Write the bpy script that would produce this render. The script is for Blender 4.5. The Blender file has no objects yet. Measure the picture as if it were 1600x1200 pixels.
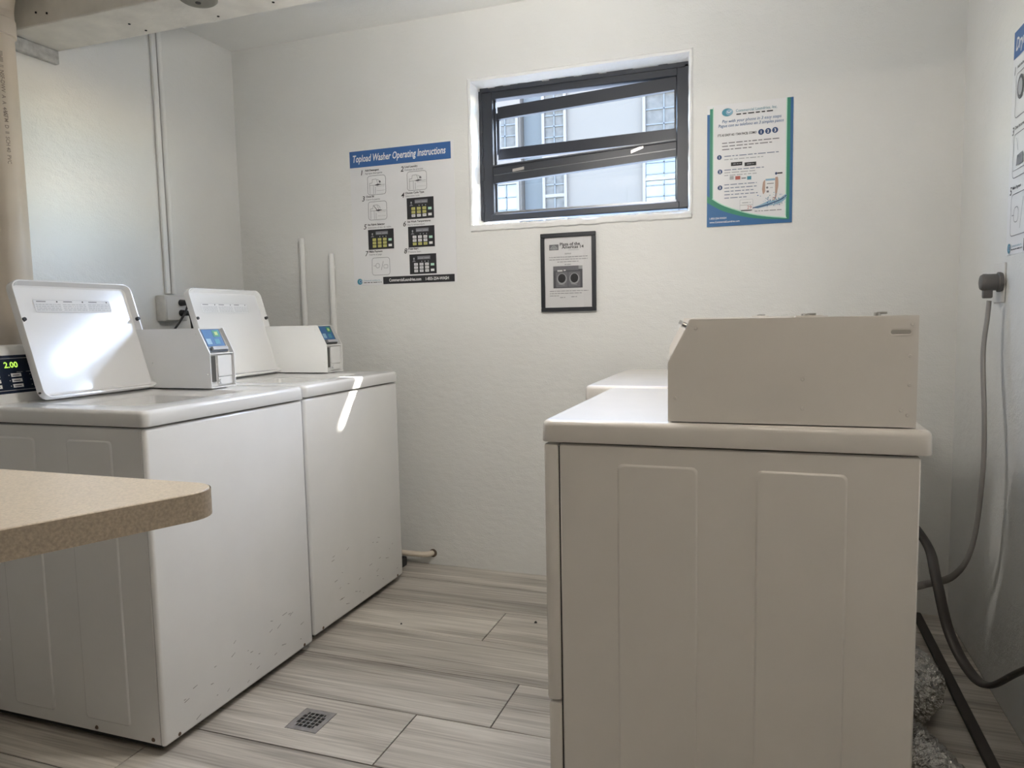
import bpy, bmesh, math, random
from mathutils import Vector, Matrix
R0 = random.Random(7)
S = bpy.context.scene
COL = S.collection
# ------------------------------------------------------------------ camera
F = 1130.61
CAM = Vector((1.6922, -2.9218, 1.1073))
_y, _p, _r = -0.3386, -0.0888, -0.0201
FWD = Vector((math.sin(_y)*math.cos(_p), math.cos(_y)*math.cos(_p), math.sin(_p)))
_rt = Vector((math.cos(_y), -math.sin(_y), 0)); _up = _rt.cross(FWD)
RT = _rt*math.cos(_r) + _up*math.sin(_r); UP = -_rt*math.sin(_r) + _up*math.cos(_r)
cd = bpy.data.cameras.new('camera'); cam = bpy.data.objects.new('camera', cd); COL.objects.link(cam)
cd.sensor_fit = 'HORIZONTAL'; cd.sensor_width = 36; cd.lens = F/1600*36; cd.clip_start = .02; cd.clip_end = 300
M = Matrix((RT, UP, -FWD)).transposed().to_4x4(); M.translation = CAM; cam.matrix_world = M
S.camera = cam
# ------------------------------------------------------------------ world, sun, exposure
S.view_settings.view_transform = 'Standard'; S.view_settings.look = 'None'
S.view_settings.gamma = 1; S.view_settings.use_curve_mapping = False
S.view_settings.exposure = 1.25
SUN = Vector((1.0, 1.0, 1.27)).normalized()
w = bpy.data.worlds.new('world'); S.world = w; w.use_nodes = True
nt = w.node_tree; bg = nt.nodes['Background']; sk = nt.nodes.new('ShaderNodeTexSky')
sk.sky_type = 'NISHITA'; sk.sun_disc = False; sk.sun_elevation = math.asin(SUN.z)
sk.sun_rotation = math.atan2(SUN.x, SUN.y); sk.air_density = 1; sk.dust_density = 0.4
nt.links.new(sk.outputs[0], bg.inputs[0]); bg.inputs[1].default_value = 2.4
sl = bpy.data.lights.new('sun', 'SUN'); sl.energy = 15; sl.angle = .009; sl.color = (1, .93, .82)
so = bpy.data.objects.new('sun', sl); COL.objects.link(so); so.rotation_euler = SUN.to_track_quat('Z', 'Y').to_euler()
def portal(loc, rot, sx, sy):
    l = bpy.data.lights.new('daylight_portal', 'AREA'); l.shape = 'RECTANGLE'; l.size = sx; l.size_y = sy; l.cycles.is_portal = True
    o = bpy.data.objects.new('daylight_portal', l); COL.objects.link(o); o.location = loc; o.rotation_euler = rot
portal((.953, .215, 1.82), (-math.pi/2, 0, 0), .92, .64)
FILL_LAMP_A, FILL_LAMP_B = 108, 20  # strengths of the two added fill lamps
# ------------------------------------------------------------------ helpers
XL, XR, H = -0.7133, 2.3241, 2.3974
def ray(u, v): return RT*((u-800)/F) + UP*((600-v)/F) + FWD
def at(u, v, ax, val):                       # photo pixel -> point on the plane axis = val
    d = ray(u, v); return CAM + d*((val-CAM[ax])/d[ax])
def wp(u, v):                                # pixel -> (x, z) on the back wall
    q = at(u, v, 1, 0); return q.x, q.z
MATS = {}
def nodes(name):
    m = bpy.data.materials.new(name); m.use_nodes = True; MATS[name] = m
    return m, m.node_tree, m.node_tree.nodes['Principled BSDF']
def mat(name, col, rough=.5, metal=0, spec=.5, coat=0, bump=None, var=None, emit=None):
    """bump=(scale,strength,distance) var=(scale,amount)"""
    m, t, b = nodes(name); N, L = t.nodes, t.links
    b.inputs['Base Color'].default_value = (*col, 1); b.inputs['Roughness'].default_value = rough
    b.inputs['Metallic'].default_value = metal; b.inputs['Specular IOR Level'].default_value = spec
    b.inputs['Coat Weight'].default_value = coat; b.inputs['Coat Roughness'].default_value = .06
    if bump or var: tc = N.new('ShaderNodeTexCoord')
    if bump:
        n = N.new('ShaderNodeTexNoise'); n.inputs['Scale'].default_value = bump[0]; n.inputs['Detail'].default_value = 5
        L.new(tc.outputs['Object'], n.inputs[0])
        k = N.new('ShaderNodeBump'); k.inputs['Strength'].default_value = bump[1]; k.inputs['Distance'].default_value = bump[2]
        L.new(n.outputs[0], k.inputs['Height']); L.new(k.outputs[0], b.inputs['Normal'])
    if var:
        n = N.new('ShaderNodeTexNoise'); n.inputs['Scale'].default_value = var[0]; n.inputs['Detail'].default_value = 6
        L.new(tc.outputs['Object'], n.inputs[0])
        r = N.new('ShaderNodeValToRGB'); a = var[1]
        r.color_ramp.elements[0].position = .3; r.color_ramp.elements[1].position = .7
        r.color_ramp.elements[0].color = (*[c*(1-a) for c in col], 1); r.color_ramp.elements[1].color = (*[min(1, c*(1+a)) for c in col], 1)
        L.new(n.outputs[0], r.inputs[0]); L.new(r.outputs[0], b.inputs['Base Color'])
    if emit:
        b.inputs['Emission Color'].default_value = (*emit[0], 1); b.inputs['Emission Strength'].default_value = emit[1]
    return m
def paint(name, col, rough=.5):
    """roller stipple over trowelled plaster"""
    m, t, b = nodes(name); N, L = t.nodes, t.links
    b.inputs['Roughness'].default_value = rough; b.inputs['Base Color'].default_value = (*col, 1)
    tc = N.new('ShaderNodeTexCoord')
    def noise(sc, det, scale3=None):
        n = N.new('ShaderNodeTexNoise'); n.inputs['Scale'].default_value = sc; n.inputs['Detail'].default_value = det
        if scale3:
            mp = N.new('ShaderNodeMapping'); mp.inputs['Scale'].default_value = scale3; L.new(tc.outputs['Object'], mp.inputs[0]); L.new(mp.outputs[0], n.inputs[0])
        else: L.new(tc.outputs['Object'], n.inputs[0])
        return n.outputs[0]
    def bump(h, s, d, prev=None):
        k = N.new('ShaderNodeBump'); k.inputs['Strength'].default_value = s; k.inputs['Distance'].default_value = d
        L.new(h, k.inputs['Height'])
        if prev: L.new(prev, k.inputs['Normal'])
        return k.outputs[0]
    o = bump(noise(4, 3), .4, .02); o = bump(noise(22, 6, (1, 1, 1.8)), .34, .007, o); o = bump(noise(190, 2), .5, .002, o)
    L.new(o, b.inputs['Normal'])
    r = N.new('ShaderNodeValToRGB'); r.color_ramp.elements[0].position = .35; r.color_ramp.elements[1].position = .68
    r.color_ramp.elements[0].color = (*[c*.95 for c in col], 1); r.color_ramp.elements[1].color = (*col, 1)
    L.new(noise(2.2, 7), r.inputs[0]); L.new(r.outputs[0], b.inputs['Base Color'])
    return m
def glassmat(name, tint=(.93, .96, .96)):
    m, t, b = nodes(name); N, L = t.nodes, t.links
    tr = N.new('ShaderNodeBsdfTransparent'); tr.inputs[0].default_value = (*tint, 1)
    gl = N.new('ShaderNodeBsdfGlossy'); gl.inputs['Roughness'].default_value = .01
    fr = N.new('ShaderNodeFresnel'); fr.inputs[0].default_value = 1.45
    mx = N.new('ShaderNodeMixShader'); L.new(fr.outputs[0], mx.inputs[0]); L.new(tr.outputs[0], mx.inputs[1]); L.new(gl.outputs[0], mx.inputs[2])
    L.new(mx.outputs[0], N['Material Output'].inputs[0]); return m
def plankmat(name):
    m, t, b = nodes(name); N, L = t.nodes, t.links
    tc = N.new('ShaderNodeTexCoord'); oi = N.new('ShaderNodeObjectInfo')
    off = N.new('ShaderNodeVectorMath'); off.operation = 'SCALE'; L.new(oi.outputs['Location'], off.inputs[0]); off.inputs['Scale'].default_value = 3.7
    ad = N.new('ShaderNodeVectorMath'); L.new(tc.outputs['Object'], ad.inputs[0]); L.new(off.outputs[0], ad.inputs[1])
    def n(scale3, sc, det, dist=0):
        mp = N.new('ShaderNodeMapping'); mp.inputs['Scale'].default_value = scale3; L.new(ad.outputs[0], mp.inputs[0])
        q = N.new('ShaderNodeTexNoise'); q.inputs['Scale'].default_value = sc; q.inputs['Detail'].default_value = det; q.inputs['Distortion'].default_value = dist
        L.new(mp.outputs[0], q.inputs[0]); return q.outputs[0]
    a = n((.55, 9, 1), 1.6, 4, .9); g = n((2.2, 85, 1), 1.5, 5, .4)
    mx = N.new('ShaderNodeMix'); mx.data_type = 'FLOAT'; mx.inputs[0].default_value = .42; L.new(a, mx.inputs[2]); L.new(g, mx.inputs[3])
    r = N.new('ShaderNodeValToRGB'); e = r.color_ramp.elements
    e[0].position = .36; e[0].color = (.26, .234, .203, 1); e[1].position = .64; e[1].color = (.66, .62, .56, 1)
    k = e.new(.5); k.color = (.475, .44, .39, 1)
    L.new(mx.outputs[0], r.inputs[0])
    hs = N.new('ShaderNodeHueSaturation'); L.new(r.outputs[0], hs.inputs['Color'])
    mr = N.new('ShaderNodeMapRange'); mr.inputs[3].default_value = .88; mr.inputs[4].default_value = 1.12; L.new(oi.outputs['Random'], mr.inputs[0]); L.new(mr.outputs[0], hs.inputs['Value'])
    L.new(hs.outputs[0], b.inputs['Base Color']); b.inputs['Roughness'].default_value = .42
    bm = N.new('ShaderNodeBump'); bm.inputs['Strength'].default_value = .15; bm.inputs['Distance'].default_value = .002; L.new(g, bm.inputs['Height']); L.new(bm.outputs[0], b.inputs['Normal'])
    return m
WALL = paint('wall_paint', (.81, .81, .79), .62)
WALLL = paint('wall_paint_semigloss', (.81, .81, .79), .33)
CEIL = paint('ceiling_paint', (.88, .88, .86), .6)
REVEAL = mat('reveal_plaster', (.84, .84, .83), .6, bump=(60, .5, .006))
PLANK = plankmat('floor_plank'); GROUT = mat('grout', (.07, .062, .055), .9)
ENW = mat('washer_enamel', (.80, .80, .795), .2, coat=.35, var=(9, .015))
END = mat('dryer_enamel', (.77, .735, .69), .27, coat=.25, var=(9, .015))
LIDM = mat('lid_enamel', (.82, .82, .82), .16, coat=.6, bump=(180, .05, .001))
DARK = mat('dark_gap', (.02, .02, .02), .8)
RUB = mat('black_rubber', (.025, .025, .027), .55)
CHROME = mat('screw_metal', (.55, .54, .52), .3, 1)
STEEL = mat('drain_steel', (.42, .40, .39), .38, .85, var=(40, .15))
BLKF = mat('window_black', (.028, .032, .042), .42, bump=(90, .15, .002))
GLASS = glassmat('window_glass')
LATCH = mat('latch_metal', (.62, .6, .57), .35, .8)
PVC = mat('pvc', (.70, .62, .52), .4, var=(5, .06))
PVCP = mat('pipe_painted', (.81, .81, .79), .45, bump=(60, .2, .002))
WOODP = mat('painted_timber', (.80, .775, .715), .6, bump=(35, .5, .006), var=(12, .07))
LEDG = mat('ledger_board', (.52, .52, .50), .8, bump=(70, .9, .01), var=(40, .2))
LAM = mat('laminate', (.70, .61, .50), .38, var=(300, .14), bump=(300, .05, .0006))
LAM_SHADE = mat('laminate_edge_shade', (.43, .36, .28), .45, var=(260, .2))  # same laminate, darkened to carry the shade on the counter edge
PLATE = mat('outlet_plate', (.72, .71, .69), .4)
BOXM = mat('outlet_box_paint', (.66, .65, .62), .5, var=(30, .08))
CORDG = mat('cord_grey', (.27, .25, .235), .5); PLUGG = mat('plug_grey', (.12, .112, .105), .5)
CORDB = mat('cord_brown', (.055, .048, .043), .45)
FOIL = mat('duct_foil', (.56, .55, .53), .26, 1, bump=(60, 1.0, .02))
PAPER = mat('paper', (.80, .80, .81), .5); FRAMEB = mat('frame_black', (.02, .022, .028), .4)
BLUE = mat('print_blue', (.045, .135, .36), .45); BLUE2 = mat('print_deep_blue', (.028, .13, .32), .45)
GREEN = mat('print_green', (.03, .235, .15), .45); MINT = mat('print_mint', (.50, .76, .62), .45)
INK = mat('print_black', (.022, .022, .026), .5); GREY = mat('print_grey', (.20, .20, .22), .5)
LGREY = mat('print_light_grey', (.42, .43, .45), .5); WHITE = mat('print_white', (.82, .82, .82), .5)
TEAL = mat('print_teal', (.07, .28, .38), .5); YELL = mat('print_yellow', (.62, .60, .16), .5); SKIN = mat('print_skin', (.50, .34, .27), .5)
RED = mat('print_red', (.45, .12, .10), .5); AQUA = mat('print_aqua', (.28, .46, .60), .5); NAVY = mat('print_navy', (.03, .07, .18), .5)
TEXTB = mat('print_slate', (.20, .24, .33), .5)
MIDG = mat('print_mid_grey', (.10, .10, .115), .5)
PANEL = mat('control_panel', (.012, .02, .045), .25); LED = mat('display_digits', (.02, .03, .01), .5, emit=((.55, .95, .12), .5))
TRIMD = mat('dark_strip', (.045, .038, .033), .6)
DETM = mat('fixture_grey', (.25, .24, .20), .5)
def link(name, me, parent=None, m=None):
    if m and not me.materials: me.materials.append(m)
    o = bpy.data.objects.new(name, me); COL.objects.link(o); o.parent = parent; return o
def root(name, label, cat, loc=(0, 0, 0), group=None):
    o = bpy.data.objects.new(name, None); COL.objects.link(o); o.location = loc; o.empty_display_size = .1
    o['label'] = label; o['category'] = cat
    if group: o['group'] = group
    return o
def tag(o, label, cat, group=None):
    o['label'] = label; o['category'] = cat
    if group: o['group'] = group
    return o
def struct(o, label=None):
    o['kind'] = 'structure'
    if label: o['label'] = label
    return o
class MB:
    """collects geometry and builds ONE mesh"""
    def __init__(s): s.v = []; s.f = []; s.sm = []
    def add(s, vs, fs, smooth=False):
        n = len(s.v); s.v += [tuple(q) for q in vs]; s.f += [[i+n for i in f] for f in fs]; s.sm += [smooth]*len(fs); return s
    def bm(s, b, smooth=False):
        b.verts.index_update(); s.add([q.co[:] for q in b.verts], [[v.index for v in f.verts] for f in b.faces], smooth); b.free(); return s
    def box(s, x0, x1, y0, y1, z0, z1, bev=0, seg=2):
        b = bmesh.new(); bmesh.ops.create_cube(b, size=1)
        for q in b.verts: q.co = Vector(((x0+x1)/2+q.co.x*(x1-x0), (y0+y1)/2+q.co.y*(y1-y0), (z0+z1)/2+q.co.z*(z1-z0)))
        if bev: bmesh.ops.bevel(b, geom=b.edges[:], offset=bev, segments=seg, profile=.5, affect='EDGES')
        return s.bm(b, bool(bev))
    def prism(s, pts, d0, d1, axis=2, bev=0, seg=2):
        """polygon pts (2D) extruded along axis between d0 and d1"""
        def P(a, b, d): return (d, a, b) if axis == 0 else ((a, d, b) if axis == 1 else (a, b, d))
        n = len(pts); b = bmesh.new()
        lo = [b.verts.new(P(*q, d0)) for q in pts]; hi = [b.verts.new(P(*q, d1)) for q in pts]
        b.faces.new(lo); b.faces.new(hi)
        for i in range(n): b.faces.new((lo[i], lo[(i+1) % n], hi[(i+1) % n], hi[i]))
        bmesh.ops.recalc_face_normals(b, faces=b.faces[:])
        if bev:
            es = [e for e in b.edges if (e.verts[0] in lo) == (e.verts[1] in lo)]
            bmesh.ops.bevel(b, geom=es, offset=bev, segments=seg, profile=.5, affect='EDGES')
        return s.bm(b, bool(bev))
    def cyl(s, c, axis, r, h, n=20, r2=None):
        a = Vector(axis).normalized(); u = a.orthogonal().normalized(); w_ = a.cross(u); c = Vector(c); r2 = r if r2 is None else r2
        vs = []
        for k, (d, rr) in enumerate(((0, r), (h, r2))):
            for i in range(n):
                t = 2*math.pi*i/n; vs.append(c+a*d+u*math.cos(t)*rr+w_*math.sin(t)*rr)
        s.add(vs, [[i, (i+1) % n, n+(i+1) % n, n+i] for i in range(n)], True)
        s.add(vs[:n], [list(range(n))[::-1]]); s.add(vs[n:], [list(range(n))]); return s
    def tube(s, pts, r, n=12, sub=8, flat=1, crinkle=0, cap=True, up=None):
        P = [Vector(q) for q in pts]; C = []
        if sub > 1 and len(P) > 2:
            for i in range(len(P)-1):
                a, b, c, d = P[max(i-1, 0)], P[i], P[i+1], P[min(i+2, len(P)-1)]
                for k in range(sub):
                    t = k/sub; C.append(.5*((2*b)+(c-a)*t+(2*a-5*b+4*c-d)*t*t+(3*b-a-3*c+d)*t**3))
            C.append(P[-1])
        else: C = P
        vs = []; u = Vector(up) if up else None
        for i, q in enumerate(C):
            t = (C[min(i+1, len(C)-1)]-C[max(i-1, 0)]).normalized()
            if u is None: u = t.orthogonal()
            u = (u-t*u.dot(t)).normalized(); w_ = t.cross(u); rr = r
            if crinkle: rr = r*(1+crinkle*(1 if i % 2 else -1))
            for k in range(n):
                g = 2*math.pi*k/n; q2 = rr*(1+(R0.uniform(-1, 1)*crinkle*.9 if crinkle else 0))
                vs.append(q+u*math.cos(g)*q2+w_*math.sin(g)*q2*flat)
        m = len(C)
        s.add(vs, [[i*n+k, i*n+(k+1) % n, (i+1)*n+(k+1) % n, (i+1)*n+k] for i in range(m-1) for k in range(n)], True)
        if cap: s.add(vs[:n], [list(range(n))[::-1]]); s.add(vs[-n:], [list(range(n))])
        return s
    def build(s, name, m, parent=None):
        me = bpy.data.meshes.new(name); me.from_pydata(s.v, [], s.f); me.update()
        me.polygons.foreach_set('use_smooth', s.sm)
        if any(s.sm):
            try: me.set_sharp_from_angle(angle=math.radians(42))
            except Exception: pass
        return link(name, me, parent, m)
def rrect(x0, x1, y0, y1, r, n=5):
    o = []
    for cx, cy, a in ((x1-r, y1-r, 0), (x0+r, y1-r, 90), (x0+r, y0+r, 180), (x1-r, y0+r, 270)):
        for k in range(n+1):
            t = math.radians(a+90*k/n); o.append((cx+r*math.cos(t), cy+r*math.sin(t)))
    return o
def loops(mb, rings, cap0=False, cap1=False, smooth=True):
    n = len(rings[0]); vs = [q for r in rings for q in r]
    mb.add(vs, [[i*n+k, i*n+(k+1) % n, (i+1)*n+(k+1) % n, (i+1)*n+k] for i in range(len(rings)-1) for k in range(n)], smooth)
    if cap0: mb.add(rings[0], [list(range(n))[::-1]])
    if cap1: mb.add(rings[-1], [list(range(n))])
    return mb
def copy_tree(o, parent=None):
    c = o.copy(); COL.objects.link(c); c.parent = parent
    for ch in o.children: copy_tree(ch, c)
    return c
# ------------------------------------------------------------------ flat print
_tc = {}
def text_geo(s, bold=0, shear=0):
    k = (s, bold, shear)
    if k not in _tc:
        cu = bpy.data.curves.new('t', 'FONT'); cu.body = s; cu.size = 1; cu.offset = bold; cu.shear = shear; cu.resolution_u = 2; cu.fill_mode = 'BOTH'
        ob = bpy.data.objects.new('t', cu); me = bpy.data.meshes.new_from_object(ob)
        vs = [(v.co.x, v.co.y) for v in me.vertices]; fs = [list(p.vertices) for p in me.polygons]
        bpy.data.objects.remove(ob); bpy.data.curves.remove(cu); bpy.data.meshes.remove(me)
        _tc[k] = (vs, fs)
    return _tc[k]
class Print:
    """flat printing on a plane: origin + u*U + v*V, stacked along the normal"""
    def __init__(s, origin, U, V, parent): s.o, s.U, s.V, s.p = Vector(origin), Vector(U), Vector(V), parent; s.N = s.U.cross(s.V); s.parts = {}
    SEP = {'panel_picture', 'border', 'panel_display', 'diagram_box', 'number_disc', 'store_badge', 'card_badge', 'button', 'panel_button', 'panel_button_lit', 'panel_button_side', 'photo_machine_door', 'step_number', 'hand_picture', 'footer_text'}
    FINE = {'body_text', 'button_print', 'indicator', 'label_print', 'panel_text', 'panel_button_text', 'water_drop', 'panel_print', 'store_badge_text', 'heading_line', 'step_subtitle', 'step_title', 'diagram_line'}
    cid = 0
    def mb(s, name, m, lay): return s.parts.setdefault((name, m.name, s.cid if name in s.SEP else 0), (MB(), m, lay))
    def put(s, name, m, lay, pts, faces=None):
        b = s.mb(name, m, lay)[0]; w_ = .0004*lay
        b.add([s.o+s.U*a+s.V*c+s.N*w_ for a, c in pts], faces or [list(range(len(pts)))])
    def rect(s, name, m, lay, u0, v0, u1, v1): s.cid += 1; s.put(name, m, lay, [(u0, v0), (u1, v0), (u1, v1), (u0, v1)])
    def ell(s, name, m, lay, u, v, ru, rv, n=20): s.cid += 1; s.put(name, m, lay, [(u+ru*math.cos(2*math.pi*k/n), v+rv*math.sin(2*math.pi*k/n)) for k in range(n)])
    def line(s, name, m, lay, pts, w_, close=False):
        P = list(pts)+([pts[0]] if close else []); s.cid += 1
        for (a, b), (c, d) in zip(P, P[1:]):
            L = math.hypot(c-a, d-b) or 1; nx, ny = -(d-b)/L*w_/2, (c-a)/L*w_/2
            s.put(name, m, lay, [(a-nx, b-ny), (c-nx, d-ny), (c+nx, d+ny), (a+nx, b+ny)])
    def text(s, name, m, lay, st, u, v, width=None, height=None, bold=0, shear=0, align=0):
        vs, fs = text_geo(st, bold, shear)
        if not vs: return
        s.cid += 1
        x0, x1 = min(q[0] for q in vs), max(q[0] for q in vs)
        k = height/.72 if height else width/(x1-x0); kx = width/(x1-x0) if width else k
        s.put(name, m, lay, [(u+(q[0]-x0-(x1-x0)*align)*kx, v+q[1]*k) for q in vs], fs)
    def words(s, name, m, lay, u0, u1, v, h, rnd):
        """a line of small print too fine to read"""
        u = u0
        while u < u1:
            L = min(rnd.uniform(1.2, 4.5)*h, u1-u); s.rect(name, m, lay, u, v, u+L, v+h*.5); u += L+h*.7
    def build(s):
        for (n, _, c), (b, m, lay) in s.parts.items():
            o = b.build(n, m, s.p)
            if n in s.FINE: o['kind'] = 'stuff'
# ================================================================== SETTING
YF = -7.0                                   # wall behind the camera
# floor: grout bed with a plank-shaped tile for every board
fl = struct(MB().box(XL-.15, XR+.15, YF-.15, .15, -.12, -.003).build('floor', GROUT), 'grey wood-look plank tile floor')
PW, PL, G = .2465, 1.22, .0016
joints = {-2: .06, -1: 1.25, 0: .772, 1: 1.216, 2: .993, 3: .770, 4: .15, 5: .56, 6: 1.02}
_pm = {}
DR = (.4485, .5505, -1.3405, -1.2345)       # floor drain
for i in range(-2, 27):
    y1 = -.432-PW*(i) ; y0 = y1-PW          # rows count towards the camera
    y1 = min(y1, 0)
    if y0 >= 0 or y0 < YF-.1: continue
    x = joints.get(i, R0.uniform(.1, 1.2))-4*PL
    while x < XR:
        a, b = max(x, XL), min(x+PL, XR); x += PL
        if b-a < .03: continue
        key = (round(b-a, 3), round(y1-y0, 3), i if y0 < DR[2] and y1 > DR[3] and a < DR[0] and b > DR[1] else None)
        cx, cy = (a+b)/2, (y0+y1)/2
        if key not in _pm:
            bb = MB()
            if key[2] is None: bb.box(a+G-cx, b-G-cx, y0+G-cy, y1-G-cy, -.01, 0, .0012, 1)
            else:                            # the board cut round the drain
                for q in ((a+G, DR[0], y0+G, y1-G), (DR[1], b-G, y0+G, y1-G), (DR[0], DR[1], y0+G, DR[2]), (DR[0], DR[1], DR[3], y1-G)):
                    bb.box(q[0]-cx, q[1]-cx, q[2]-cy, q[3]-cy, -.01, 0)
            o = bb.build('plank', PLANK, fl); _pm[key] = o.data
        else: o = link('plank', _pm[key], fl)
        o.location = (cx, cy, 0)
# walls
def wall_with_hole(name, x0, x1, z0, z1, y, thick, hole, m, splay):
    """wall slab facing -Y (front at y) with a splayed opening"""
    hx0, hx1, hz0, hz1 = hole; sx0, sx1, sz0, sz1 = splay
    b = MB()
    def quad(*q): b.add(q, [[0, 1, 2, 3]])
    for yy, (a0, a1, c0, c1) in ((y, hole), (y+thick, splay)):
        for (p0, p1, q0, q1) in ((x0, a0, z0, z1), (a1, x1, z0, z1), (a0, a1, z0, c0), (a0, a1, c1, z1)):
            quad((p0, yy, q0), (p1, yy, q0), (p1, yy, q1), (p0, yy, q1))
    for (p, q) in (((x0, z0), (x1, z0)), ((x1, z0), (x1, z1)), ((x1, z1), (x0, z1)), ((x0, z1), (x0, z0))):
        quad((p[0], y, p[1]), (q[0], y, q[1]), (q[0], y+thick, q[1]), (p[0], y+thick, p[1]))
    return b.build(name, m)
HOLE = (.500, 1.408, 1.508, 2.110); SPL = (.512, 1.396, 1.520, 2.098)
wb = struct(wall_with_hole('wall_back', XL-.15, XR+.15, -.12, H+.1, 0, .2, HOLE, WALL, SPL), 'white painted plaster back wall')
# plastered reveal of the window opening, bumpy edges
rv = MB(); n_ = 14
def ring_pts(h, y, jit):
    x0, x1, z0, z1 = h; o = []
    for (a, b) in (((x0, z0), (x1, z0)), ((x1, z0), (x1, z1)), ((x1, z1), (x0, z1)), ((x0, z1), (x0, z0))):
        for k in range(n_): o.append((a[0]+(b[0]-a[0])*k/n_+R0.uniform(-jit, jit), y, a[1]+(b[1]-a[1])*k/n_+R0.uniform(-jit, jit)))
    return o
g_ = lambda h, d: (h[0]-d, h[1]+d, h[2]-d, h[3]+d)
loops(rv, [ring_pts(g_(HOLE, .012), -.0005, .002), ring_pts(g_(HOLE, .005), -.006, .002), ring_pts(g_(HOLE, -.003), -.003, .002), ring_pts(g_(HOLE, -.008), .03, .0015), ring_pts(g_(SPL, -.006), .10, .001), ring_pts(SPL, .2, 0)])
rv.build('window_reveal', REVEAL, wb)
# rough plaster sill lip under the window
sb = MB(); xs = [HOLE[0]-.006+i*.02 for i in range(47)]
rings = []
for x in xs:
    j = R0.uniform(-.002, .002); x = min(x, HOLE[1]+.008)
    rings.append([(x, .0, HOLE[2]-.024+j), (x, -.011+j, HOLE[2]-.020+j), (x, -.014+j, HOLE[2]-.006), (x, -.008, HOLE[2]+.004+j), (x, .07, HOLE[2]+.012)])
loops(sb, rings); sb.build('sill_lip', REVEAL, wb)
struct(MB().box(XL-.15, XL, YF-.15, .2, -.12, H+.1).build('wall_left', WALLL), 'white semigloss painted left wall')
struct(MB().box(XR, XR+.15, YF-.15, .2, -.12, H+.1).build('wall_right', WALL), 'white painted right wall')
wf = MB()
for q in ((XL-.15, .97, -.12, H+.1), (1.93, XR+.15, -.12, H+.1), (.97, 1.93, 2.08, H+.1)): wf.box(q[0], q[1], YF-.15, YF, q[2], q[3])
struct(wf.build('wall_front', mat('front_wall_brown', (.14, .11, .085), .7)), 'brown panelled wall with a door')
d1_ = struct(MB().box(.972, 1.928, YF-.06, YF-.02, .002, 2.078, .003, 1).build('door_1', mat('door_brown', (.26, .20, .15), .5)), 'plain brown door')
MB().cyl((1.04, YF-.02, 1.0), (0, 1, 0), .026, .05, 18).build('door_handle', CHROME, d1_)
struct(MB().box(XL-.15, XR+.15, YF-.15, .2, H, H+.12).build('ceiling', CEIL), 'white painted ceiling')
struct(MB().box(2.206, 2.236, -2.6, -.02, 0, .012, .003, 1).build('trim_1', TRIMD), 'dark flat strip on the floor along the right wall')
# ------------------------------------------------------------------ window
w1 = bpy.data.objects.new('window_1', None); COL.objects.link(w1); w1.location = (.953, .09, 1.54); struct(w1, 'black metal awning window with racked open upper sash')
def wpart(b, name, m, parent=w1):
    b.v = [(x-.953, y-.09, z-1.54) for x, y, z in b.v]; o = b.build(name, m, parent)
    if parent is not w1: pass
    return o
def bar(b, p, q, h, d, bev=.003):
    """bar from p to q, h high (z), d deep (y), p/q = centre line"""
    p, q = Vector(p), Vector(q); r = []
    for c in (p, q): r.append([(c.x, c.y-d/2, c.z-h/2), (c.x, c.y+d/2, c.z-h/2), (c.x, c.y+d/2, c.z+h/2), (c.x, c.y-d/2, c.z+h/2)])
    loops(b, r, True, True, False); return b
fb = MB()
fb.box(.516, .572, .072, .125, 1.535, 2.086, .004, 1); fb.box(1.348, 1.392, .072, .125, 1.535, 2.086, .004, 1)
fb.box(.56, 1.36, .074, .123, 2.050, 2.086, .003, 1); fb.box(.56, 1.36, .068, .123, 1.535, 1.563, .003, 1)
fb.box(.572, .580, .095, .103, 1.563, 2.05); fb.box(1.341, 1.348, .095, .103, 1.563, 2.05)
wpart(fb, 'window_frame', BLKF)
# rough caulk between frame and plaster
ck = MB()
for i in range(26):
    x = .52+i*.0345; ck.box(x, x+.036, .066, .08, 2.078, 2.092+R0.uniform(0, .012))
for i in range(16):
    z = 1.54+i*.034; ck.box(.509, .522+R0.uniform(0, .008), .066, .08, z, z+.035); ck.box(1.384-R0.uniform(0, .006), 1.399, .066, .08, z, z+.035)
wpart(ck, 'caulk', BLKF)
# lower fixed light and its top rail (rail sits lower on the left)
rl = MB(); bar(rl, (.572, .088, 1.712), (1.348, .088, 1.757), .034, .03); bar(rl, (.572, .082, 1.747), (1.348, .082, 1.786), .03, .02); bar(rl, (.572, .078, 1.7655), (1.348, .078, 1.800), .006, .03)
wpart(rl, 'middle_rail', BLKF)
bt = MB(); bar(bt, (.572, .098, 1.569), (1.348, .098, 1.567), .014, .02); wpart(bt, 'bottom_rail', mat('rail_worn', (.30, .31, .33), .35, .5))
lp = MB(); lp.add([(.572, .100, 1.563), (1.348, .100, 1.563), (1.348, .117, 1.75), (.572, .113, 1.705)], [[0, 1, 2, 3]]); wpart(lp, 'pane', GLASS)
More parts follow.
